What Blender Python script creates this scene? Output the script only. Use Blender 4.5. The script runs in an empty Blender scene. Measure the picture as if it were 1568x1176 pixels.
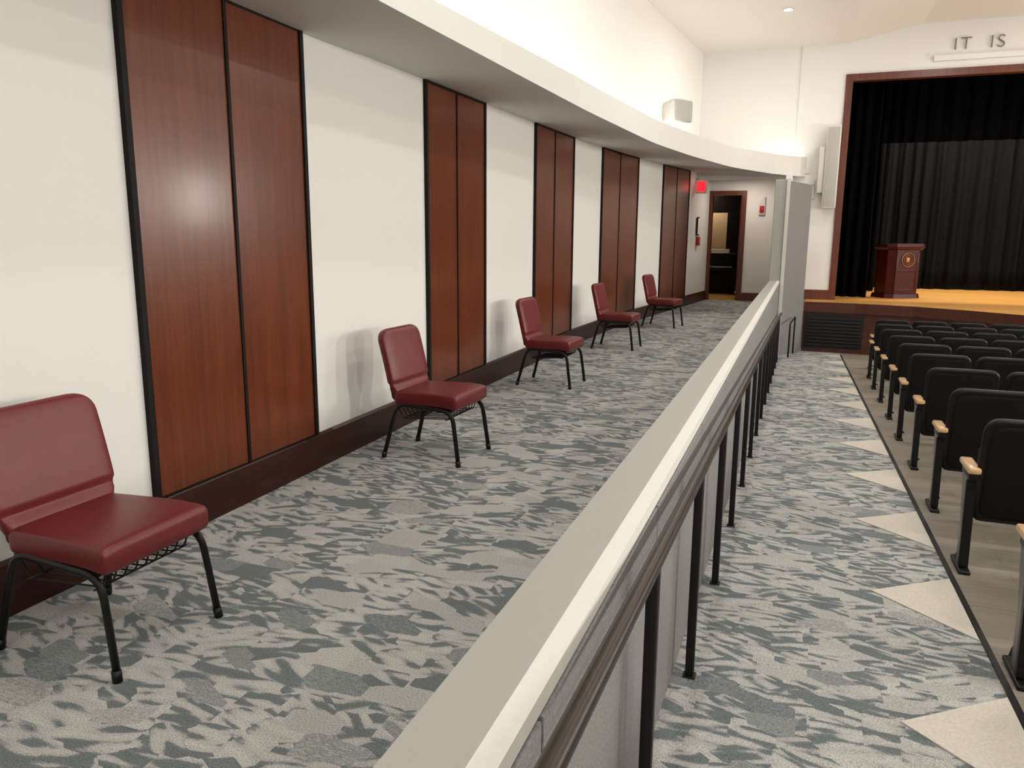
import bpy, bmesh, math, random
import numpy as np
from mathutils import Vector, Matrix
random.seed(3)
EYE=1.5   # world z = local z + EYE
C=bpy.context.scene.collection

# ---------------------------------------------------------------- materials
def srgb(h):
    h=h.lstrip('#');v=[int(h[i:i+2],16)/255 for i in(0,2,4)]
    return tuple(((c/12.92) if c<=.04045 else ((c+.055)/1.055)**2.4) for c in v)+(1,)
class M:
    def __init__(s,name):
        s.m=bpy.data.materials.new(name);s.m.use_nodes=True;s.t=s.m.node_tree
        s.b=s.t.nodes['Principled BSDF']
    def n(s,typ,**k):
        nd=s.t.nodes.new(typ)
        for a,b in k.items():
            if a.startswith('i_'):
                key=a[2:]
                key=int(key) if key.isdigit() else key.replace('_',' ')
                nd.inputs[key].default_value=b
            else:setattr(nd,a,b)
        return nd
    def l(s,a,b):s.t.links.new(a,b)
    def ramp(s,fac,stops,interp='LINEAR'):
        r=s.n('ShaderNodeValToRGB');r.color_ramp.interpolation=interp
        e=r.color_ramp.elements
        while len(e)<len(stops):e.new(.5)
        for i,(p,c) in enumerate(stops):e[i].position=p;e[i].color=c
        s.l(fac,r.inputs[0]);return r.outputs[0]
    def coord(s,scale=(1,1,1),rot=(0,0,0),kind='Object'):
        tc=s.n('ShaderNodeTexCoord');mp=s.n('ShaderNodeMapping')
        mp.inputs['Scale'].default_value=scale;mp.inputs['Rotation'].default_value=rot
        s.l(tc.outputs[kind],mp.inputs[0]);return mp.outputs[0]
    def bump(s,h,st=.3,d=.01):
        b=s.n('ShaderNodeBump');b.inputs['Strength'].default_value=st;b.inputs['Distance'].default_value=d
        s.l(h,b.inputs['Height']);s.l(b.outputs[0],s.b.inputs['Normal'])
def simple(name,col,rough=.6,metal=0,noise=0,nscale=40,bump=0,coat=0,spec=None):
    m=M(name);m.b.inputs['Roughness'].default_value=rough;m.b.inputs['Metallic'].default_value=metal
    if spec is not None:m.b.inputs['Specular IOR Level'].default_value=spec
    c=srgb(col);m.b.inputs['Base Color'].default_value=c
    if coat:m.b.inputs['Coat Weight'].default_value=coat
    v=m.coord();nz=m.n('ShaderNodeTexNoise',i_Scale=nscale,i_Detail=4.0);m.l(v,nz.inputs[0])
    k=noise or .04
    a=tuple(max(0,x*(1-k)) for x in c[:3])+(1,);b=tuple(min(1,x*(1+k)) for x in c[:3])+(1,)
    m.l(m.ramp(nz.outputs[0],[(.3,a),(.7,b)]),m.b.inputs['Base Color'])
    if bump:m.bump(nz.outputs[0],bump,.004)
    return m.m
def wood(name,dark,light,rough=.3,axis='z',scale=1,coat=.3,spec=.5):
    m=M(name);m.b.inputs['Roughness'].default_value=rough;m.b.inputs['Specular IOR Level'].default_value=spec
    sc={'z':(14,14,.7),'x':(.7,14,14),'y':(14,.7,14)}[axis]
    v=m.coord(tuple(q*scale for q in sc))
    n1=m.n('ShaderNodeTexNoise',i_Scale=1.5,i_Detail=8.0,i_Roughness=.65,i_Distortion=.4);m.l(v,n1.inputs[0])
    v2=m.coord(tuple(q*scale*5 for q in sc));n2=m.n('ShaderNodeTexNoise',i_Scale=2.0,i_Detail=3.0);m.l(v2,n2.inputs[0])
    mx=m.n('ShaderNodeMath',operation='MULTIPLY_ADD');m.l(n2.outputs[0],mx.inputs[0]);mx.inputs[1].default_value=.35;
    m.l(n1.outputs[0],mx.inputs[2])
    m.l(m.ramp(mx.outputs[0],[(.45,srgb(dark)),(.9,srgb(light))]),m.b.inputs['Base Color'])
    m.b.inputs['Coat Weight'].default_value=coat;m.b.inputs['Coat Roughness'].default_value=.15
    m.bump(n2.outputs[0],.05,.002)
    return m.m
def emis(name,col,st):
    m=M(name);m.b.inputs['Emission Color'].default_value=srgb(col);m.b.inputs['Emission Strength'].default_value=st
    m.b.inputs['Base Color'].default_value=srgb(col);return m.m
def carpet():
    m=M('carpet_mat');m.b.inputs['Roughness'].default_value=.95;m.b.inputs['Specular IOR Level'].default_value=.1
    tc=m.coord()
    def cells(scale,rz=0,off=0,rnd=.75):
        mp=m.n('ShaderNodeMapping');mp.inputs['Scale'].default_value=scale;mp.inputs['Rotation'].default_value=(0,0,rz);mp.inputs['Location'].default_value=(off,off,0);m.l(tc,mp.inputs[0])
        v=m.n('ShaderNodeTexVoronoi',voronoi_dimensions='2D',distance='CHEBYCHEV',i_Scale=1.0,i_Randomness=rnd);m.l(mp.outputs[0],v.inputs['Vector'])
        sp=m.n('ShaderNodeSeparateColor');m.l(v.outputs['Color'],sp.inputs[0]);return v,sp
    def streaks(scale_cells,seed,lo,hi,ns):
        v,sp=cells(scale_cells,0,seed)
        rot=m.n('ShaderNodeMapRange');m.l(sp.outputs[0],rot.inputs[0]);rot.inputs[3].default_value=lo;rot.inputs[4].default_value=hi
        vr=m.n('ShaderNodeVectorRotate',rotation_type='Z_AXIS');m.l(tc,vr.inputs['Vector']);m.l(rot.outputs[0],vr.inputs['Angle'])
        off=m.n('ShaderNodeVectorMath',operation='MULTIPLY_ADD');m.l(v.outputs['Color'],off.inputs[0]);off.inputs[1].default_value=(9,9,0);m.l(vr.outputs[0],off.inputs[2])
        mp=m.n('ShaderNodeMapping');mp.inputs['Scale'].default_value=ns;m.l(off.outputs[0],mp.inputs[0])
        n=m.n('ShaderNodeTexNoise',i_Scale=1.0,i_Detail=.4,noise_dimensions='2D');m.l(mp.outputs[0],n.inputs['Vector'])
        b=m.n('ShaderNodeMath',operation='MULTIPLY_ADD');m.l(sp.outputs[1],b.inputs[0]);b.inputs[1].default_value=.26;m.l(n.outputs[0],b.inputs[2]);return b.outputs[0],sp.outputs[2]
    def pick(fac,th,A,B):
        gt=m.n('ShaderNodeMath',operation='GREATER_THAN');m.l(fac,gt.inputs[0]);gt.inputs[1].default_value=th
        mix=m.n('ShaderNodeMix',data_type='FLOAT');m.l(gt.outputs[0],mix.inputs[0]);m.l(A,mix.inputs[2]);m.l(B,mix.inputs[3]);return mix.outputs[0]
    a,sa=streaks((4.6,6.0,1),0,-.6,.5,(5.6,22,1))
    b,sb=streaks((6.6,8.4,1),3.7,-.4,.7,(8.0,30,1))
    x=pick(sb,.5,a,b)
    # plain blocky patches
    _,sc=cells((5.0,9.5,1),0,7.3,.9)
    mr=m.n('ShaderNodeMapRange');m.l(sc.outputs[0],mr.inputs[0]);mr.inputs[3].default_value=.50;mr.inputs[4].default_value=.76
    x=pick(sc.outputs[1],.76,x,mr.outputs[0])
    v3=m.coord((60,260,1));n3=m.n('ShaderNodeTexNoise',i_Scale=1.0,i_Detail=1.0);m.l(v3,n3.inputs[0])
    ad=m.n('ShaderNodeMath',operation='MULTIPLY_ADD');m.l(n3.outputs[0],ad.inputs[0]);ad.inputs[1].default_value=.14;m.l(x,ad.inputs[2])
    col=m.ramp(ad.outputs[0],[(.0,srgb('#6f7677')),(.615,srgb('#7c8384')),(.63,srgb('#8f9494')),(.68,srgb('#9fa2a1')),(.695,srgb('#bab8b5')),(.82,srgb('#c3c1be')),(1,srgb('#cbc9c5'))])
    n4=m.n('ShaderNodeTexNoise',i_Scale=200.0,i_Detail=2.0);m.l(tc,n4.inputs[0])
    mm=m.n('ShaderNodeMix',data_type='RGBA',blend_type='MULTIPLY');mm.inputs[0].default_value=1
    m.l(col,mm.inputs[6]);m.l(m.ramp(n4.outputs[0],[(.32,(.52,.53,.54,1)),(.62,(1,1,1,1))]),mm.inputs[7])
    m.l(mm.outputs[2],m.b.inputs['Base Color']);m.bump(n4.outputs[0],.4,.004)
    return m.m
def planks(name,c1,c2,c3,rough,w=.15,L=1.2,alongx=True):
    m=M(name);m.b.inputs['Roughness'].default_value=rough
    v=m.coord((1,1,1),(0,0,0 if alongx else math.pi/2))
    br=m.n('ShaderNodeTexBrick',i_Scale=1.0);br.inputs['Brick Width'].default_value=L;br.inputs['Row Height'].default_value=w
    br.inputs['Mortar Size'].default_value=.0015;br.inputs['Color1'].default_value=srgb(c1);br.inputs['Color2'].default_value=srgb(c2);br.inputs['Mortar'].default_value=srgb(c3)
    m.l(v,br.inputs[0])
    v2=m.coord((2,40,1) if alongx else (40,2,1));n=m.n('ShaderNodeTexNoise',i_Scale=1.0,i_Detail=5.0);m.l(v2,n.inputs[0])
    mm=m.n('ShaderNodeMix',data_type='RGBA',blend_type='MULTIPLY');mm.inputs[0].default_value=1
    m.l(br.outputs[0],mm.inputs[6]);m.l(m.ramp(n.outputs[0],[(.3,(.78,.78,.78,1)),(.7,(1,1,1,1))]),mm.inputs[7])
    m.l(mm.outputs[2],m.b.inputs['Base Color']);return m.m
MW=simple('wall_paint','#e1dfdb',.75,noise=.01,nscale=220,bump=.1)
MC=simple('ceiling_paint','#dcdad5',.8,noise=.01)
MF=simple('soffit_paint','#d8d6d0',.75,noise=.01)
MP=wood('panel_wood','#52230d','#6e3417',.28,'z',coat=.22,spec=.4)
MB=wood('baseboard_wood','#2c120a','#401c10',.4,'y',coat=.1,spec=.3)
MFR=simple('panel_frame_dark','#120c0a',.6,spec=.2)
MCAR=carpet()
MFAB=simple('fabric_panel_gray','#807e7d',.95,noise=.22,nscale=110,bump=.5)
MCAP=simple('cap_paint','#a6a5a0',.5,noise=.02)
MCAP_LIT=simple('cap_paint_lit','#dad8d1',.5,noise=.02)  # lighter copy of the cap paint; light on the bevel put into colour
MRAIL=simple('rail_bronze','#332925',.35,metal=.5)
MBLK=simple('black_metal','#0b0b0c',.45,metal=.2)
MVIN=simple('burgundy_vinyl','#63191b',.40,noise=.08,nscale=12,bump=.15)
MLEG=simple('chair_frame_metal','#1f2022',.42,metal=.5,noise=.2,nscale=200)
MSEAT=simple('theatre_seat_black','#0d0d0e',.42,noise=.15,nscale=30,spec=.35)
MSEAT2=simple('theatre_seat_fabric','#101011',.8,noise=.2,nscale=100,bump=.3,spec=.2)
MPAD=wood('arm_wood','#c79a66','#e0bd8d',.4,'y')
MSTAN=simple('stanchion_metal','#7a7874',.4,metal=.6)
MTILE=simple('cream_tile','#cfc8bc',.5,noise=.10,nscale=90)
MLINE=simple('transition_strip_black','#141416',.5)
MPLK=planks('lvt_planks','#9a9184','#888073','#655d54',.5,.18,1.2)
MSTG=planks('stage_wood','#e9b265','#dfa04e','#b0752f',.3,.07,1.6)
MSTF=wood('stage_fascia','#3a1a10','#5a2c1a',.35,'x')
MPROS=wood('proscenium_wood','#4a2012','#6b3420',.35,'z',coat=.1)
MCUR=simple('curtain_black','#040405',.95,noise=.2,nscale=15,spec=.05)
MCUR2=simple('curtain_charcoal','#0e0f11',.9,noise=.2,nscale=15,spec=.1)
MPOD=wood('podium_mahogany','#30080a','#4a110d',.4,'z',coat=.0,spec=.25)
MGOLD=simple('gold_seal','#9a6a3c',.4,metal=.6)
MWHT=simple('white_plastic','#d0cdc6',.45)
MGRL=simple('speaker_grille','#aeaba3',.7,noise=.1,nscale=300)
MRED=emis('exit_red','#ff1822',2.5)
MREDP=simple('red_plastic','#b01818',.4)
MVENT=simple('vent_black','#0a0a0a',.6)
MLED=emis('cove_led','#fff8ef',26)
MLAMP=emis('downlight_lens','#fff5e6',14)
MTXT=simple('letter_metal','#6f6a62',.5,metal=.2)
MPAPER=simple('paper_white','#efefe8',.6)
MSW=simple('cream_wall2','#b39c78',.7)

# ---------------------------------------------------------------- mesh helpers
def mk(name,verts,faces,mat,parent=None,smooth=False):
    me=bpy.data.meshes.new(name);me.from_pydata([tuple(v) for v in verts],[],faces);me.update()
    bm=bmesh.new();bm.from_mesh(me);bmesh.ops.recalc_face_normals(bm,faces=bm.faces);bm.to_mesh(me);bm.free()
    o=bpy.data.objects.new(name,me);C.objects.link(o)
    for x in (mat if isinstance(mat,(list,tuple)) else [mat]):me.materials.append(x)
    if smooth:
        for p in me.polygons:p.use_smooth=True
    if parent:o.parent=parent
    return o
def empty(name,loc=(0,0,0),rz=0):
    e=bpy.data.objects.new(name,None);e.empty_display_size=.2;C.objects.link(e);e.location=loc;e.rotation_euler=(0,0,rz);return e
def box(name,c,s,mat,parent=None,bev=0,rot=(0,0,0)):
    h=[q/2 for q in s]
    v=[(x*h[0],y*h[1],z*h[2]) for x in(-1,1) for y in(-1,1) for z in(-1,1)]
    f=[(0,1,3,2),(4,6,7,5),(0,4,5,1),(2,3,7,6),(0,2,6,4),(1,5,7,3)]
    o=mk(name,v,f,mat,parent);o.location=c;o.rotation_euler=rot
    if bev:
        b=o.modifiers.new('b','BEVEL');b.width=bev;b.segments=3
        for p in o.data.polygons:p.use_smooth=True
    return o
def prism(name,poly,z0,z1,mat,parent=None,bev=0):
    """poly: xy list; z0,z1 floats or callables(x,y)"""
    n=len(poly);g=lambda z,p:z(*p) if callable(z) else z
    v=[(p[0],p[1],g(z0,p)) for p in poly]+[(p[0],p[1],g(z1,p)) for p in poly]
    f=[tuple(range(n))[::-1],tuple(range(n,2*n))]+[(i,(i+1)%n,n+(i+1)%n,n+i) for i in range(n)]
    o=mk(name,v,f,mat,parent)
    if bev:b=o.modifiers.new('b','BEVEL');b.width=bev;b.segments=2
    return o
def wbox(name,p1,p2,t,z0,z1,mat,parent=None,bev=0,off=0):
    d=Vector((p2[0]-p1[0],p2[1]-p1[1]));d.normalize();nrm=Vector((d.y,-d.x))
    a=Vector(p1)+nrm*off;b=Vector(p2)+nrm*off
    return prism(name,[tuple(a),tuple(b),tuple(b+nrm*t),tuple(a+nrm*t)],z0,z1,mat,parent,bev)
def tube(name,pts,r,mat,parent=None,seg=12,flat=1.0):
    P=[Vector(p) for p in pts];V=[];F=[];n=len(P);up0=None
    for i,p in enumerate(P):
        t=(P[min(i+1,n-1)]-P[max(i-1,0)]).normalized()
        if up0 is None:
            up0=Vector((0,1,0)) if abs(t.y)<.8 else Vector((0,0,1))
        s=(up0-t*up0.dot(t)).normalized();up0=s;u=t.cross(s)
        for k in range(seg):
            a=2*math.pi*k/seg;V.append(p+s*math.cos(a)*r*flat+u*math.sin(a)*r)
    for i in range(n-1):
        for k in range(seg):
            F.append((i*seg+k,i*seg+(k+1)%seg,(i+1)*seg+(k+1)%seg,(i+1)*seg+k))
    F.append(tuple(range(seg)));F.append(tuple(range((n-1)*seg,n*seg)))
    return mk(name,V,F,mat,parent,True)
def roundpath(pts,rad=.05,k=5):
    P=[Vector(p) for p in pts];out=[P[0]]
    for i in range(1,len(P)-1):
        a,b,c=P[i-1],P[i],P[i+1];r=min(rad,(a-b).length/2,(c-b).length/2)
        s=b+(a-b).normalized()*r;e=b+(c-b).normalized()*r
        for j in range(k+1):
            t=j/k;out.append(s*(1-t)**2+b*2*t*(1-t)+e*t*t)
    out.append(P[-1]);return out
def loft(name,secs,mat,parent=None,n=28,ex=4.0):
    """secs: list of (center, axisA(vec half width), axisB(vec half thick))"""
    V=[];F=[]
    for c,a,b in secs:
        c,a,b=Vector(c),Vector(a),Vector(b)
        for k in range(n):
            t=2*math.pi*k/n;ct,st=math.cos(t),math.sin(t)
            V.append(c+a*(math.copysign(abs(ct)**(2/ex),ct))+b*(math.copysign(abs(st)**(2/ex),st)))
    m=len(secs)
    for i in range(m-1):
        for k in range(n):F.append((i*n+k,i*n+(k+1)%n,(i+1)*n+(k+1)%n,(i+1)*n+k))
    F.append(tuple(range(n)));F.append(tuple(range((m-1)*n,m*n)))
    return mk(name,V,F,mat,parent,True)

# ---------------------------------------------------------------- curves in plan
def sm(keys,ys):
    ky=[k[0] for k in keys];kx=[k[1] for k in keys]
    d=np.linspace(min(ky)-3,max(ky)+3,600);x=np.interp(d,ky,kx)
    x=np.where(d<ky[0],kx[0]+(d-ky[0])*(kx[1]-kx[0])/(ky[1]-ky[0]),x)
    x=np.where(d>ky[-1],kx[-1]+(d-ky[-1])*(kx[-1]-kx[-2])/(ky[-1]-ky[-2]),x)
    w=31;ker=np.hanning(w);ker/=ker.sum();xp=np.pad(x,w//2,mode='edge');x2=np.convolve(xp,ker,'valid')
    x2[:w]=x[:w];x2[-w:]=x[-w:]
    return np.interp(ys,d,x2)
WK=[(-6,-2.86),(3.4,-2.88),(6.5,-2.95),(10.3,-2.99),(12.8,-2.92),(15.5,-2.68),(17.7,-2.42),(19.9,-2.2)]
FK=[(-6,-2.12),(3.7,-2.12),(5.8,-2.10),(7.7,-2.08),(10.7,-1.97),(12.8,-1.73),(15.2,-1.33),(17.4,-.62),(18.35,-.04)]
wx=lambda y:float(sm(WK,y));fx=lambda y:float(sm(FK,y))
wz=lambda y:1.19+.019*(y-3.4) if y>3.4 else 1.19         # soffit height at wall
fb=lambda y:1.18+.010*(y-3.4) if y>3.4 else 1.18         # fascia bottom
ft=lambda y:float(np.interp(y,[-6,4.3,7.2,11,18.4],[1.33,1.35,1.47,1.56,1.74]))
rf=lambda x,y:-1.61-.0425*max(y,-6) if y<17.5 else -1.61-.0425*17.5
YP=18.35
ys=list(np.arange(-6,19.81,.4))+[19.8]

# floors
lp=[(wx(y)-.05,y) for y in ys]
prism('floor_aisle_raised',lp+[(-.45,19.8),(-.45,-6)],-1.7,-1.5,MCAR)
def slab(name,x0,x1,y0,y1,mat,dz=0,n=24,th=.06):
    V=[];F=[]
    for i in range(n+1):
        y=y0+(y1-y0)*i/n
        for x in(x0,x1):
            V+= [(x,y,rf(x,y)+dz),(x,y,rf(x,y)+dz-th)]
    for i in range(n):
        a=i*4;b=a+4
        F+=[(a,a+2,b+2,b),(a+1,b+1,b+3,a+3),(a,b,b+1,a+1),(a+2,a+3,b+3,b+2)]
    F+=[(0,1,3,2),(n*4,n*4+2,n*4+3,n*4+1)]
    return mk(name,V,F,mat)
slab('floor_side_aisle',-.46,.90,-6,17.6,MCAR)
slab('floor_seating',.90,8.6,-6,17.6,MPLK)
slab('trim_floor_strip',.875,.90,-6,17.0,MLINE,dz=.008,th=.02)
V=[];F=[]
for k in range(-3,12):
    ya=2.87+1.26*k
    pts=[(.46,ya),(.87,ya+.34),(.87,ya-.42)]
    b=len(V);V+=[(x,y,rf(x,y)+.006) for x,y in pts]+[(x,y,rf(x,y)-.01) for x,y in pts]
    F+=[(b,b+1,b+2),(b,b+3,b+4,b+1),(b+1,b+4,b+5,b+2),(b+2,b+5,b+3,b)]
mk('trim_floor_triangle_inlay',V,F,MTILE)

# left wall (full height, curved)
V=[];F=[]
W2=[(wx(y),y) for y in ys]
for x,y in W2:V+=[(x,y,-1.7),(x,y,4.3),(x-.15,y,4.3),(x-.15,y,-1.7)]
for i in range(len(W2)-1):
    a=i*4;b=a+4;F+=[(a,b,b+1,a+1),(a+1,b+1,b+2,a+2),(a+2,b+2,b+3,a+3),(a,a+3,b+3,b)]
F+=[(0,1,2,3),tuple(range(len(V)-4,len(V)))]
mk('wall_left',V,F,MW)
V=[];F=[]
by=[y for y in ys]
for y in by:
    x=wx(y)
    V+=[(x-.005,y,-1.5),(x+.022,y,-1.5),(x+.022,y,-1.285),(x+.012,y,-1.27),(x-.005,y,-1.27)]
for i in range(len(by)-1):
    for k in range(5):F.append((i*5+k,i*5+(k+1)%5,(i+1)*5+(k+1)%5,(i+1)*5+k))
mk('baseboard_left',V,F,MB)
BAYS=[(2.76,3.44,4.11),(5.84,6.46,7.13),(8.71,9.48,10.34),(11.81,12.85,13.9),(15.61,16.6,17.6)]
for a,m_,b in BAYS:
    e=empty('wood_wall_panel',(0,0,0))
    zt=lambda x,y:wz(y)-.002
    for nm,(u,v) in (('panel_1',(a,m_)),('panel_2',(m_,b))):
        wbox(nm,(wx(u),u),(wx(v),v),.018,-1.27,zt,MP,e)
    for nm,u,w in(('frame_edge_1',a,.032),('frame_joint',m_,.022),('frame_edge_2',b,.032)):
        wbox(nm,(wx(u-w/2),u-w/2),(wx(u+w/2),u+w/2),.030 if nm!='frame_joint' else .026,-1.27,zt,MFR,e)
    wbox('frame_top',(wx(a),a),(wx(b),b),.026,lambda x,y:wz(y)-.022,zt,MFR,e)
    wbox('frame_bottom',(wx(a),a),(wx(b),b),.024,-1.275,-1.264,MFR,e)

# soffit with cove trough
V=[];F=[];sy=[y for y in ys if y<18.3]+[18.35]
for y in sy:
    f=fx(y);w=wx(y)
    V+=[(w-.02,y,wz(y)),(f,y,fb(y)),(f,y,ft(y)),(f-.05,y,ft(y)),(f-.05,y,ft(y)-.16),(w-.02,y,ft(y)-.16)]
for i in range(len(sy)-1):
    for k in range(6):F.append((i*6+k,i*6+(k+1)%6,(i+1)*6+(k+1)%6,(i+1)*6+k))
F+=[tuple(range(6)),tuple(range(len(V)-6,len(V)))]
mk('ceiling_soffit',V,F,MF)
prism('ceiling_corridor',[(wx(18.3)-.03,18.3),(0.02,18.3),(0.02,19.95),(wx(19.9)-.05,19.95)],1.40,1.52,MF)
V=[];F=[]
for y in sy:
    f=fx(y)-.20;V+=[(f,y,ft(y)-.13),(f-.05,y,ft(y)-.13)]
for i in range(len(sy)-1):F.append((2*i,2*i+2,2*i+3,2*i+1))
mk('cove_light_strip',V,F,MLED)

# upper front wall + pier + proscenium
prism('wall_front_upper',[(-2.6,YP),(.02,YP),(.02,YP+.12),(-2.6,YP+.12)],1.3,4.4,MW)
prism('wall_front_pier',[(-.30,YP-.02),(.62,YP-.02),(.62,YP+.14),(-.30,YP+.14)],-2.4,4.4,MW)
prism('wall_proscenium_header',[(.62,YP),(8.6,YP),(8.6,YP+.14),(.62,YP+.14)],3.36,4.5,MW)
prism('trim_proscenium_side',[(.60,YP-.05),(.74,YP-.05),(.74,YP+.16),(.60,YP+.16)],-1.3,3.38,MPROS)
prism('trim_proscenium_top',[(.60,YP-.052),(8.6,YP-.052),(8.6,YP+.16),(.60,YP+.16)],3.24,3.38,MPROS)
box('baseboard_pier',(.30,YP-.035,-1.2),(.60,.03,.22),MPROS)
box('trim_header_ledge',(5.4,YP-.03,3.58),(6.4,.06,.10),MW)
# corridor end wall with door opening
xd0,xd1,zd=-2.16,-1.42,1.06
YE=19.8
prism('wall_corridor_end',[(-2.4,YE),(xd0,YE),(xd0,YE+.15),(-2.4,YE+.15)],-1.6,1.5,MW)
prism('wall_corridor_end_side',[(xd1,YE),(-.3,YE),(-.3,YE+.15),(xd1,YE+.15)],-1.6,1.5,MW)
prism('wall_corridor_end_head',[(xd0,YE),(xd1,YE),(xd1,YE+.15),(xd0,YE+.15)],zd,1.5,MW)
prism('wall_corridor_right',[(-.42,17.2),(-.30,17.2),(-.30,19.9),(-.42,19.9)],-2.4,1.30,MW)
d=empty('door_frame')
prism('jamb_left',[(xd0-.08,YE-.04),(xd0+.03,YE-.04),(xd0+.03,YE+.16),(xd0-.08,YE+.16)],-1.5,zd+.08,MPROS,d)
prism('jamb_right',[(xd1-.03,YE-.04),(xd1+.08,YE-.04),(xd1+.08,YE+.16),(xd1-.03,YE+.16)],-1.5,zd+.08,MPROS,d)
prism('head',[(xd0-.08,YE-.041),(xd1+.08,YE-.041),(xd1+.08,YE+.16),(xd0-.08,YE+.16)],zd-.03,zd+.08,MPROS,d)
door=prism('door_1',[(xd1-.07,YE+.16),(xd1-.02,YE+.16),(xd1-.02,YE+.86),(xd1-.07,YE+.86)],-1.49,zd-.03,MPROS)
box('baseboard_corridor',((xd1+.08-.42)/2,YE-.012,-1.4),(-.42-xd1-.08,.024,.2),MPROS)
# room beyond the door
prism('floor_backroom',[(-4,YE+.0),(0,YE+.0),(0,24),(-4,24)],-1.6,-1.5,MSTG)
prism('wall_backroom_rear',[(-4,24),(0,24),(0,24.1),(-4,24.1)],-1.5,1.5,MSW)
prism('wall_backroom_left',[(-4.1,YE),(-4,YE),(-4,24),(-4.1,24)],-1.5,1.5,MSW)
prism('wall_backroom_right',[(-.1,YE+.15),(0,YE+.15),(0,24),(-.1,24)],-1.5,1.5,MFR)
prism('ceiling_backroom',[(-4.1,YE+.1),(0,YE+.1),(0,24),(-4.1,24)],1.5,1.6,MFR)
bb=empty('backroom_cabinet',(-1.65,23.7,-1.5));box('body',(0,0,1.25),(.9,.4,2.5),MFR,bb,.02);box('door_panel',(0,-.21,1.3),(.7,.02,2.2),MFR,bb,.01)
prism('wall_backroom_bulkhead',[(-4,22.9),(-.1,22.9),(-.1,23.0),(-4,23.0)],.72,1.5,MFR)
t=empty('upright_piano',(-2.35,22.3,-1.5))
box('case',(0,.1,.55),(1.3,.35,1.1),MFR,t,.02);box('keybed',(0,-.2,.68),(1.3,.3,.1),MFR,t,.01)
box('leg_1',(-.6,-.3,.32),(.07,.07,.64),MFR,t);box('leg_2',(.6,-.3,.32),(.07,.07,.64),MFR,t)
box('sheet_music',(0.2,-.1,1.16),(.55,.3,.1),MPAPER,t);box('keys',(0,-.25,.735),(1.15,.16,.02),MPAPER,t)

# ceilings and unseen walls
mk('ceiling',[(-3.4,-6,4),(.63,-6,4),(.63,18.5,4),(-3.4,18.5,4),(1.95,-6,4.27),(1.95,18.5,4.27),(8.7,-6,4.27),(8.7,18.5,4.27),
  (-3.4,-6,4.6),(8.7,-6,4.6),(8.7,18.5,4.6),(-3.4,18.5,4.6)],
  [(0,1,2,3),(1,4,5,2),(4,6,7,5),(8,9,10,11),(0,3,11,8),(6,9,10,7),(0,8,9,6,4,1),(3,2,5,7,10,11)],MC)
box('wall_right',(8.65,6.2,1),(.1,24.6,7),MW)
box('wall_back',(2.7,-6.05,1),(12,.1,7),MW)

# half wall
prism('wall_half',[(-.53,-6),(-.385,-6),(-.385,16.1),(-.53,16.1)],-2.35,-.83,MFAB)
pe=empty('fabric_wall_panel')
y=-5.9;i=1
while y<16.0:
    y2=min(y+1.18,16.08)
    prism('panel_%d'%i,[(-.386,y),(-.372,y),(-.372,y2-.012),(-.386,y2-.012)],lambda x,yy:rf(x,yy)+.0,-.84,MFAB,pe,.003);y=y2;i+=1
ce=empty('trim_half_wall_cap')
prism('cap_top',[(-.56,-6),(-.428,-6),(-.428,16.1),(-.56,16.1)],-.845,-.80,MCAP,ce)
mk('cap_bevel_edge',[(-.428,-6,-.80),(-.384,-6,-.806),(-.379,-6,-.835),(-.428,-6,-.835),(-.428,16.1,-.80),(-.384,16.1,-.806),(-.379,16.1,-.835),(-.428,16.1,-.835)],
   [(0,1,5,4),(1,2,6,5),(2,3,7,6),(3,0,4,7),(0,3,2,1),(4,5,6,7)],MCAP_LIT,ce)
# handrail with posts
h=empty('handrail')
rz=lambda y:-.755-.0425*y
tube('rail',[(-.305,-2.1,rz(-2.1))]+[(-.305,y,rz(y)) for y in np.arange(-2,15.9,1)]+[(-.305,15.95,rz(15.95))],.022,MRAIL,h,16)
for k in range(-2,15):
    y=.905+k*1.0+.0
    if y>15.9:continue
    box('post_%d'%(k+3),(-.305,y,(rz(y)+rf(0,y))/2),(.034,.034,rz(y)-rf(0,y)),MBLK,h,.006)
    box('foot_%d'%(k+3),(-.305,y,rf(0,y)+.004),(.05,.05,.008),MBLK,h,.003)

# tall partition at end of the half wall
pt=empty('tall_partition')
prism('end_panel',[(-.58,16.12),(-.36,16.12),(-.36,17.25),(-.58,17.25)],-2.3,1.13,MCAP,pt,.01)
prism('fabric_panel',[(-.36,16.12),(-.31,16.10),(.10,17.4),(.05,17.44),(-.36,17.25)],-2.34,1.10,MFAB,pt,.006)
prism('edge_trim',[(-.365,16.09),(-.30,16.08),(-.30,16.12),(-.365,16.12)],-2.3,1.14,MCAP_LIT,pt)
sr=empty('stair_handrail')
tube('rail',roundpath([(-.12,15.9,-2.28),(-.12,15.9,-1.62),(-.04,16.7,-1.55),(-.04,16.7,-2.31)],.05),.016,MBLK,sr)

# stage
sp=[(.12,17.45),(1.1,17.35),(2.15,17.05),(3.0,16.5),(3.8,15.85),(5.2,15.3),(8.6,15.1),(8.6,26),(.12,26)]
prism('stage_platform',sp,-1.42,-1.30,MSTG)
edge=sp[:7]
V=[];F=[]
for x,y in edge:V+=[(x,y-.02,-1.295),(x,y-.02,-1.50),(x,y+.06,-1.50),(x,y+.06,-1.295)]
for i in range(6):
    a=i*4;b=a+4
    for k in range(4):F.append((a+k,a+(k+1)%4,b+(k+1)%4,b+k))
F+=[(0,1,2,3),(24,25,26,27)]
mk('trim_stage_nosing',V,F,MSTF)
V=[];F=[]
for x,y in edge:V+=[(x,y+.05,-1.42),(x,y+.05,-2.4),(x,y+.15,-2.4),(x,y+.15,-1.42)]
for i in range(6):
    a=i*4;b=a+4
    for k in range(4):F.append((a+k,a+(k+1)%4,b+(k+1)%4,b+k))
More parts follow.
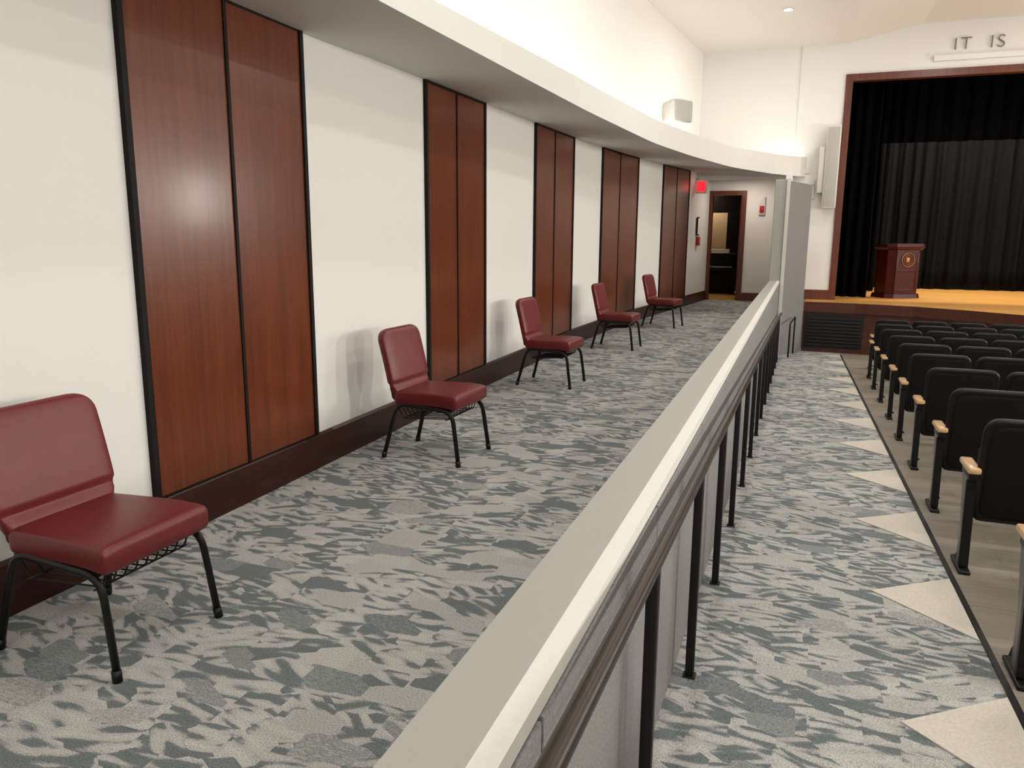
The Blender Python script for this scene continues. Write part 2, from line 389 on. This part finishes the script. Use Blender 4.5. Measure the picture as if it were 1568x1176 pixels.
F+=[(0,1,2,3),(24,25,26,27)]
mk('trim_stage_front',V,F,MSTF)
ve=empty('stage_vent_grille')
for i in range(9):
    z=-1.60-.07*i
    wbox('louver_%d'%(i+1),(.20,17.44),(1.25,17.33),.03,z-.045,z,MVENT,ve,off=-.01)
wbox('backing',(.16,17.46),(1.3,17.35),.015,-2.25,-1.55,MVENT,ve,off=-.01)
prism('wall_stage_left',[(.12,YP+.14),(.62,YP+.14),(.62,26),(.12,26)],-1.295,4.5,MCUR)
prism('wall_stage_rear',[(.1,25.9),(8.7,25.9),(8.7,26.1),(.1,26.1)],-1.295,4.5,MCUR)
prism('wall_stage_right',[(8.6,YP),(8.7,YP),(8.7,26),(8.6,26)],-1.295,4.5,MCUR)
prism('ceiling_stage',[(.1,YP+.1),(8.7,YP+.1),(8.7,26),(.1,26)],4.5,4.6,MCUR)
def curtain(name,x0,x1,y,z0,z1,mat,amp=.07,wl=.28,seed=0):
    n=int((x1-x0)/.025);V=[];F=[];ph=0;rows=10
    prof=[]
    for i in range(n+1):
        ph+=2*math.pi*.025/(wl*(1+.35*math.sin(i*.05+seed)))
        prof.append((math.sin(ph)+.35*math.sin(ph*2.3+seed))*amp)
    for j in range(rows+1):
        t=j/rows
        for i in range(n+1):
            V.append((x0+(x1-x0)*i/n+.01*math.sin(j*.8+i*.3),y+prof[i]*(.55+.45*(1-t)),z0+(z1-z0)*t))
    for j in range(rows):
        for i in range(n):a=j*(n+1)+i;F.append((a,a+1,a+n+2,a+n+1))
    o=mk(name,V,F,mat,None,True);s=o.modifiers.new('s','SOLIDIFY');s.thickness=.01;return o
curtain('stage_curtain',.78,1.40,19.2,-1.28,3.6,MCUR,.08,.16,1)
curtain('stage_curtain',1.3,8.5,23.6,-1.28,3.9,MCUR2,.10,.42,2)
curtain('stage_valance',.70,8.5,20.0,2.15,4.3,MCUR,.04,.3,3)
curtain('stage_curtain',.75,1.75,21.6,-1.28,3.8,MCUR,.07,.2,4)

# podium
po=empty('podium',(2.10,19.75,-1.30),math.radians(28))
def frus(nm,w0,d0,w1,d1,z0,z1,m,ch=.0,tilt=0):
    V=[]
    for (w,dd,z) in((w0,d0,z0),(w1,d1,z1)):
        for x,y in((-w/2+ch,-dd/2),(w/2-ch,-dd/2),(w/2,-dd/2+ch),(w/2,dd/2),(-w/2,dd/2),(-w/2,-dd/2+ch)):
            V.append((x,y,z-(tilt*(y/dd+.5) if z==z1 else 0)))
    F=[(0,1,2,3,4,5),(6,7,8,9,10,11)]+[(i,(i+1)%6,6+(i+1)%6,6+i) for i in range(6)]
    o=mk(nm,V,F,m,po);b=o.modifiers.new('b','BEVEL');b.width=.006;b.segments=2;return o
frus('plinth',.88,.66,.84,.62,0,.10,MPOD,.14)
frus('body',.78,.56,.82,.58,.10,1.08,MPOD,.14)
frus('cornice',.84,.60,.94,.68,1.08,1.14,MPOD,.15)
frus('desk_top',.94,.68,.94,.68,1.14,1.22,MPOD,.15,.04)
bpy.ops.mesh.primitive_torus_add(major_radius=.15,minor_radius=.012,major_segments=40,minor_segments=8)
s=bpy.context.object;s.name='seal_ring';s.parent=po;s.location=(0,-.30,.86);s.rotation_euler=(math.pi/2,0,0);s.data.materials.append(MGOLD)
bpy.ops.mesh.primitive_torus_add(major_radius=.10,minor_radius=.006,major_segments=40,minor_segments=8)
s=bpy.context.object;s.name='seal_ring_inner';s.parent=po;s.location=(0,-.30,.86);s.rotation_euler=(math.pi/2,0,0);s.data.materials.append(MGOLD)
box('seal_crest',(0,-.295,.86),(.09,.02,.11),MGOLD,po,.01)
for sx in(-.25,.25):box('stile_%s'%('a' if sx<0 else 'b'),(sx*1.0,-.288,.58),(.05,.02,.86),MPOD,po,.004)
box('rail_low',(0,-.288,.18),(.5,.02,.06),MPOD,po,.004);box('rail_mid',(0,-.288,.62),(.5,.02,.05),MPOD,po,.004)

# signage & fittings
ex=empty('exit_sign',(wx(18.2)+.14,18.2,1.15))
box('housing',(0,0,0),(.24,.05,.30),MWHT,ex,.01);box('face',(0,-.028,0),(.18,.008,.22),MRED,ex)
box('canopy',(0,0,.17),(.12,.05,.06),MWHT,ex)
al=empty('fire_alarm',(-.98,YE-.025,.78))
box('plate',(0,0,0),(.14,.05,.42),MWHT,al,.01);box('strobe',(0,-.03,-.08),(.10,.04,.16),MREDP,al,.01)
fr=empty('notice_sign',(wx(18.6)+.02,18.6,.28))
box('frame',(0,0,0),(.02,.32,.42),MBLK,fr);box('sheet',(.012,0,0),(.008,.26,.36),MPAPER,fr)
pu=empty('fire_pull_station',(wx(18.6)+.04,18.6,-.06));box('body',(0,0,0),(.06,.2,.2),MREDP,pu,.01);box('handle',(.035,0,-.02),(.02,.12,.04),MWHT,pu,.005)
s=empty('wall_speaker',(-1.92,12.3,1.88),math.radians(-35))
b=loft('cabinet',[((-.20,0,0),(0,.13,0),(0,0,.12)),((-.17,0,0),(0,.15,0),(0,0,.15)),((0.05,0,0),(0,.21,0),(0,0,.17)),((.12,0,0),(0,.20,0),(0,0,.165))],MWHT,s,ex=6)
box('grille',(.125,0,0),(.02,.36,.30),MGRL,s,.01);tube('bracket',[(-.1,0,-.1),(-.18,0,-.35)],.02,MWHT,s)
cs=empty('column_speaker',(.42,YP-.02,1.5))
box('cabinet',(0.03,-.17,.0),(.28,.22,1.70),MWHT,cs,.02);box('grille',(.03,-.285,0),(.23,.012,1.62),MGRL,cs,.004)
box('side_cabinet',(-.17,-.13,-.05),(.12,.2,.95),MWHT,cs,.02);box('bracket_1',(0,-.03,.5),(.1,.06,.08),MBLK,cs);box('bracket_2',(0,-.03,-.5),(.1,.06,.08),MBLK,cs)
sw=empty('wall_thermostat',(.12,YP-.04,1.05));box('body',(0,0,0),(.06,.04,.4),MWHT,sw,.01);box('dial',(0,-.025,.1),(.03,.02,.05),MGRL,sw,.004)
cu=bpy.data.curves.new('header_lettering','FONT');cu.body='IT  IS';cu.size=.34;cu.extrude=.012;cu.space_character=1.22;cu.offset=-.006
o=bpy.data.objects.new('header_lettering',cu);C.objects.link(o);o.location=(2.52,YP-.03,3.72);o.rotation_euler=(math.pi/2,0,0);cu.materials.append(MTXT)

# ---------------------------------------------------------------- church chairs (facing +x)
def stack_chair(x,y,rz=0):
    e=empty('stacking_chair',(x,y,-1.5),rz)
    S=[]
    for t in [0,.008,.02,.04,.07,.12,.25,.4,.55,.7,.8,.88,.93,.96,.98,.992,1]:
        xx=-.22+.485*t;q=min(t,1-t);r=math.sqrt(max(0,1-(max(0,.05-q)/.05)**2)) if q<.05 else 1
        th=.052*(.5+.5*r);zz=.425+.012*t-(.016*max(0,(t-.6)/.4)**2)
        S.append(((xx,0,zz),(0,(.222+.026*t)*(.95+.05*r),0),(0,0,th)))
    loft('seat',S,MVIN,e,ex=8,n=40)
    box('seat_pan',(0.01,0,.375),(.42,.42,.02),MFR,e,.005)
    tl=math.radians(13)
    def bp(v,o=0):
        return (-.205-math.sin(tl)*v+math.cos(tl)*o,0,.40+math.cos(tl)*v+math.sin(tl)*o)
    S=[]
    L=.495
    for v in [0,.012,.03,.06,.09,.105,.12,.135,.15,.2,.26,.32,.38,.41,.43,.45,.465,.477,.486,.492,.495]:
        w=.200+.050*min(1,max(0,(v-.02)/.12))**.6
        if v>.41:w-= .10*(1-math.sqrt(max(0,1-((v-.41)/.085)**2)))
        th=.036
        if v<.03:th=.018+.018*(v/.03)
        if .09<v<.13:th=.022
        if v>.46:th=.036*math.sqrt(max(.12,1-((v-.46)/.036)**2))
        fo=.006*math.sin(v/L*math.pi)
        S.append((bp(v,fo),(0,w,0),(math.cos(tl)*th,0,math.sin(tl)*th)))
    loft('backrest',S,MVIN,e,ex=5,n=40)
    for sy in(-1,1):
        tube('side_frame_%s'%('r' if sy<0 else 'l'),roundpath([(.275,sy*.245,0.012),(.225,sy*.232,.365),(-.20,sy*.215,.385),(-.30,sy*.235,.012)],.08),.0155,MLEG,e,12,.8)
        tube('back_upright_%s'%('r' if sy<0 else 'l'),[(-.17,sy*.2,.37),(-.235,sy*.2,.42),(-.325,sy*.19,.80)],.011,MLEG,e,8)
        for xx in(.276,-.301):
            tube('glide_%s%s'%('f' if xx>0 else 'b','r' if sy<0 else 'l'),[(xx,sy*.247 if xx>0 else sy*.237,0),(xx-.006*(1 if xx>0 else -1),sy*.244 if xx>0 else sy*.235,.04)],.017,MBLK,e,10)
    tube('crossbar_front',[(.19,-.225,.362),(.19,.225,.362)],.010,MLEG,e,8)
    tube('crossbar_back',[(-.2,-.21,.37),(-.2,.21,.37)],.010,MLEG,e,8)
    for k,yy in enumerate(np.linspace(-.19,.19,9)):
        tube('rack_wire_%d'%(k+1),roundpath([(.20,yy,.355),(.18,yy,.305),(-.16,yy,.28),(-.20,yy,.34)],.02),.0035,MLEG,e,6)
    for k,xx in enumerate((.17,-.15)):
        tube('rack_cross_%d'%(k+1),[(xx,-.215,.302-.015*k),(xx,.215,.302-.015*k)],.004,MLEG,e,6)
    return e
for x,y,r in((-2.36,2.02,0),(-2.30,4.73,-2),(-2.36,7.58,-2),(-2.33,10.5,-2),(-2.18,13.4,-8)):
    stack_chair(x,y,math.radians(r))

# ---------------------------------------------------------------- theatre seats (facing +y)
def make_seat_mesh_parts():
    tl=math.radians(9);parts=[]
    def bp(v,o=0):return(.285,.04-math.sin(tl)*v+math.cos(tl)*o,.28+math.cos(tl)*v+math.sin(tl)*o)
    def back(w,L,v0,th,o,m,nm):
        S=[]
        for t in [0,.01,.03,.07,.12,.2,.35,.5,.65,.78,.86,.91,.95,.975,.99,1]:
            v=v0+L*t;ww=w
            if t>.86:ww-= .075*(1-math.sqrt(max(0,1-((t-.86)/.14)**2)))
            if t<.12:ww-= .05*(1-math.sqrt(max(0,1-((.12-t)/.12)**2)))
            tt=th*(.35+.65*math.sqrt(max(0,1-max(0,(abs(t-.5)-.46)/.04)**2)))
            S.append((bp(v,o),(ww,0,0),(0,math.cos(tl)*tt,math.sin(tl)*tt)))
        return loft(nm,S,m,None,ex=5,n=32)
    parts.append(back(.268,.61,0,.022,0,MSEAT,'back_shell'))
    parts.append(back(.235,.54,.03,.008,-.022,MSEAT2,'back_inset'))
    parts.append(back(.245,.50,.08,.035,.05,MSEAT2,'back_cushion'))
    S=[]
    for t in np.linspace(0,1,12):
        r=math.sqrt(max(.1,1-max(0,(abs(t-.5)-.4)/.1)**2))
        S.append(((.285,.17+.05*t,.27+.40*t),(.225*(.9+.1*r),0,0),(0,.05*r,0)))
    parts.append(loft('tip_up_seat',S,MSEAT2,None,ex=5))
    return parts
def stanch(x,nm):
    P=[]
    V=[];prof=[(-.02,0),(.07,0),(.09,.28),(.16,.52),(.16,.56),(.02,.56),(-.0,.28)]
    for xx in(x-.018,x+.018):V+=[(xx,yy,zz) for yy,zz in prof]
    n=len(prof);F=[tuple(range(n)),tuple(range(n,2*n))]+[(i,(i+1)%n,n+(i+1)%n,n+i) for i in range(n)]
    o=mk('stanchion_'+nm,V,F,MSTAN);b=o.modifiers.new('b','BEVEL');b.width=.008;b.segments=2;P.append(o)
    V=[];prof=[(-.045,.03),(-.02,0.03),(.03,.50),(.0,.52)]
    for xx in(x-.024,x+.024):V+=[(xx,yy,zz) for yy,zz in prof]
    F=[(0,1,2,3),(4,5,6,7),(0,1,5,4),(1,2,6,5),(2,3,7,6),(3,0,4,7)];P.append(mk('leg_cover_'+nm,V,F,MSEAT))
    P.append(box('foot_'+nm,(x,.03,.012),(.06,.26,.024),MBLK,None,.008))
    P.append(box('armrest_'+nm,(x,.075,.58),(.066,.26,.035),MPAD,None,.012))
    P.append(box('arm_bracket_'+nm,(x,.06,.545),(.045,.2,.04),MSEAT,None,.006))
    P.append(tube('floor_hook_'+nm,roundpath([(x,.16,.01),(x+.03,.22,.05),(x+.07,.2,.02)],.03),.008,MBLK,None,6))
    return P
base=make_seat_mesh_parts();stA=stanch(0,'a');stB=stanch(.57,'b')
protos=base+stA+stB
def place_seat(x,y,last):
    e=empty('theatre_seat',(x,y,rf(x,y)+.001))
    for p in base+stA+(stB if last else []):
        o=p.copy();C.objects.link(o);o.name=p.name.split('.')[0];o.parent=e
rows=[(3.39,.94,4),(4.67,.95,4),(5.87,.98,5),(7.14,1.01,5),(8.38,1.03,6),(9.6,1.06,6),(10.85,1.08,6),(12.1,1.10,6),(13.35,1.13,6),(14.7,1.25,4)]
for ry,rx,n in rows:
    for k in range(n):place_seat(rx+k*.57+.01,ry+.0,k==n-1)
for y0 in(2.15,.9):
    for k in range(3):place_seat(.93+k*.57,y0,k==2)
for p in protos:bpy.data.objects.remove(p)

# ---------------------------------------------------------------- lights
def area(name,loc,size,power,col=(1,.965,.915),rot=(0,0,0),shape='DISK',sy=None):
    l=bpy.data.lights.new(name,'AREA');l.shape=shape;l.size=size;l.energy=power;l.color=col
    if sy:l.size_y=sy
    o=bpy.data.objects.new(name,l);C.objects.link(o);o.location=loc;o.rotation_euler=rot;return o
zc=lambda x:4.0 if x<.63 else min(4.27,4+.205*(x-.63))
def downlight(x,y,p):
    e=empty('ceiling_downlight',(x,y,zc(x)))
    tube('trim_ring',[(0,0,.02),(0,0,-.012)],.10,MWHT,e,24)
    tube('lens',[(0,0,-.010),(0,0,-.016)],.075,MLAMP,e,24)
    area('downlight_lamp',(0,0,-.03),.35,p).parent=e
for x in(-.54,2.6,5.6):
    for y in(-2.6,3.4,9.4,15.4):downlight(x,y,62 if x>0 else 38)
# added sconce-shaped fill lights on the unseen far side wall, brightening the left wall
for y in(-1.5,3,7.5,12,16):
    e=empty('fill_sconce',(8.58,y,.9))
    box('backplate',(0,0,0),(.04,.5,1.2),MSTAN,e,.01);box('shade',(-.06,0,0),(.08,.42,1.1),MLAMP,e,.02)
    area('sconce_fill_lamp',(-.12,0,0),1.1,150,(1,.965,.915),(0,math.pi/2,0),'RECTANGLE',.42).parent=e
area('stage_worklight',(4,20.9,4.2),4.5,480,(1,.90,.74),shape='RECTANGLE',sy=.4)
area('stage_worklight',(3.5,22.6,4.3),3,120,(1,.94,.86),shape='RECTANGLE',sy=.4)
area('backroom_lamp',(-2.8,22.6,1.4),.5,20,(1,.82,.6))
area('backroom_lamp',(-2.6,23.5,1.3),.4,16,(1,.85,.65))
cl=empty('corridor_fill_light',(-1.3,19.0,1.40));tube('lens',[(0,0,.01),(0,0,-.01)],.07,MLAMP,cl,24);area('corridor_fill_lamp',(0,0,-.02),.2,14,(1,.86,.74)).parent=cl  # added fill lamp, brightens the corridor that otherwise renders dark
w=bpy.data.worlds.new('world');bpy.context.scene.world=w;w.use_nodes=True
w.node_tree.nodes['Background'].inputs[0].default_value=(1,.95,.9,1);w.node_tree.nodes['Background'].inputs[1].default_value=.15

for o in list(C.objects):
    if o.parent is None:o.location.z+=EYE
# ---------------------------------------------------------------- camera
p,r,yaw=math.radians(10.8),math.radians(.4),math.radians(20.335)
f=Vector((0,math.cos(p),-math.sin(p)));u=Vector((0,math.sin(p),math.cos(p)));x=Vector((1,0,0))
x2=x*math.cos(r)+u*math.sin(r);u2=u*math.cos(r)-x*math.sin(r)
R=Matrix.Rotation(yaw,3,'Z');x2,u2,f=R@x2,R@u2,R@f
cd=bpy.data.cameras.new('camera');cam=bpy.data.objects.new('camera',cd);C.objects.link(cam)
cd.sensor_width=36;cd.lens=36*1178/1568;cd.clip_start=.02
m=Matrix((x2,u2,-f)).transposed().to_4x4();m.translation=(0,0,EYE);cam.matrix_world=m
bpy.context.scene.camera=cam
vs=bpy.context.scene.view_settings;vs.view_transform='Standard';vs.look='None';vs.exposure=0
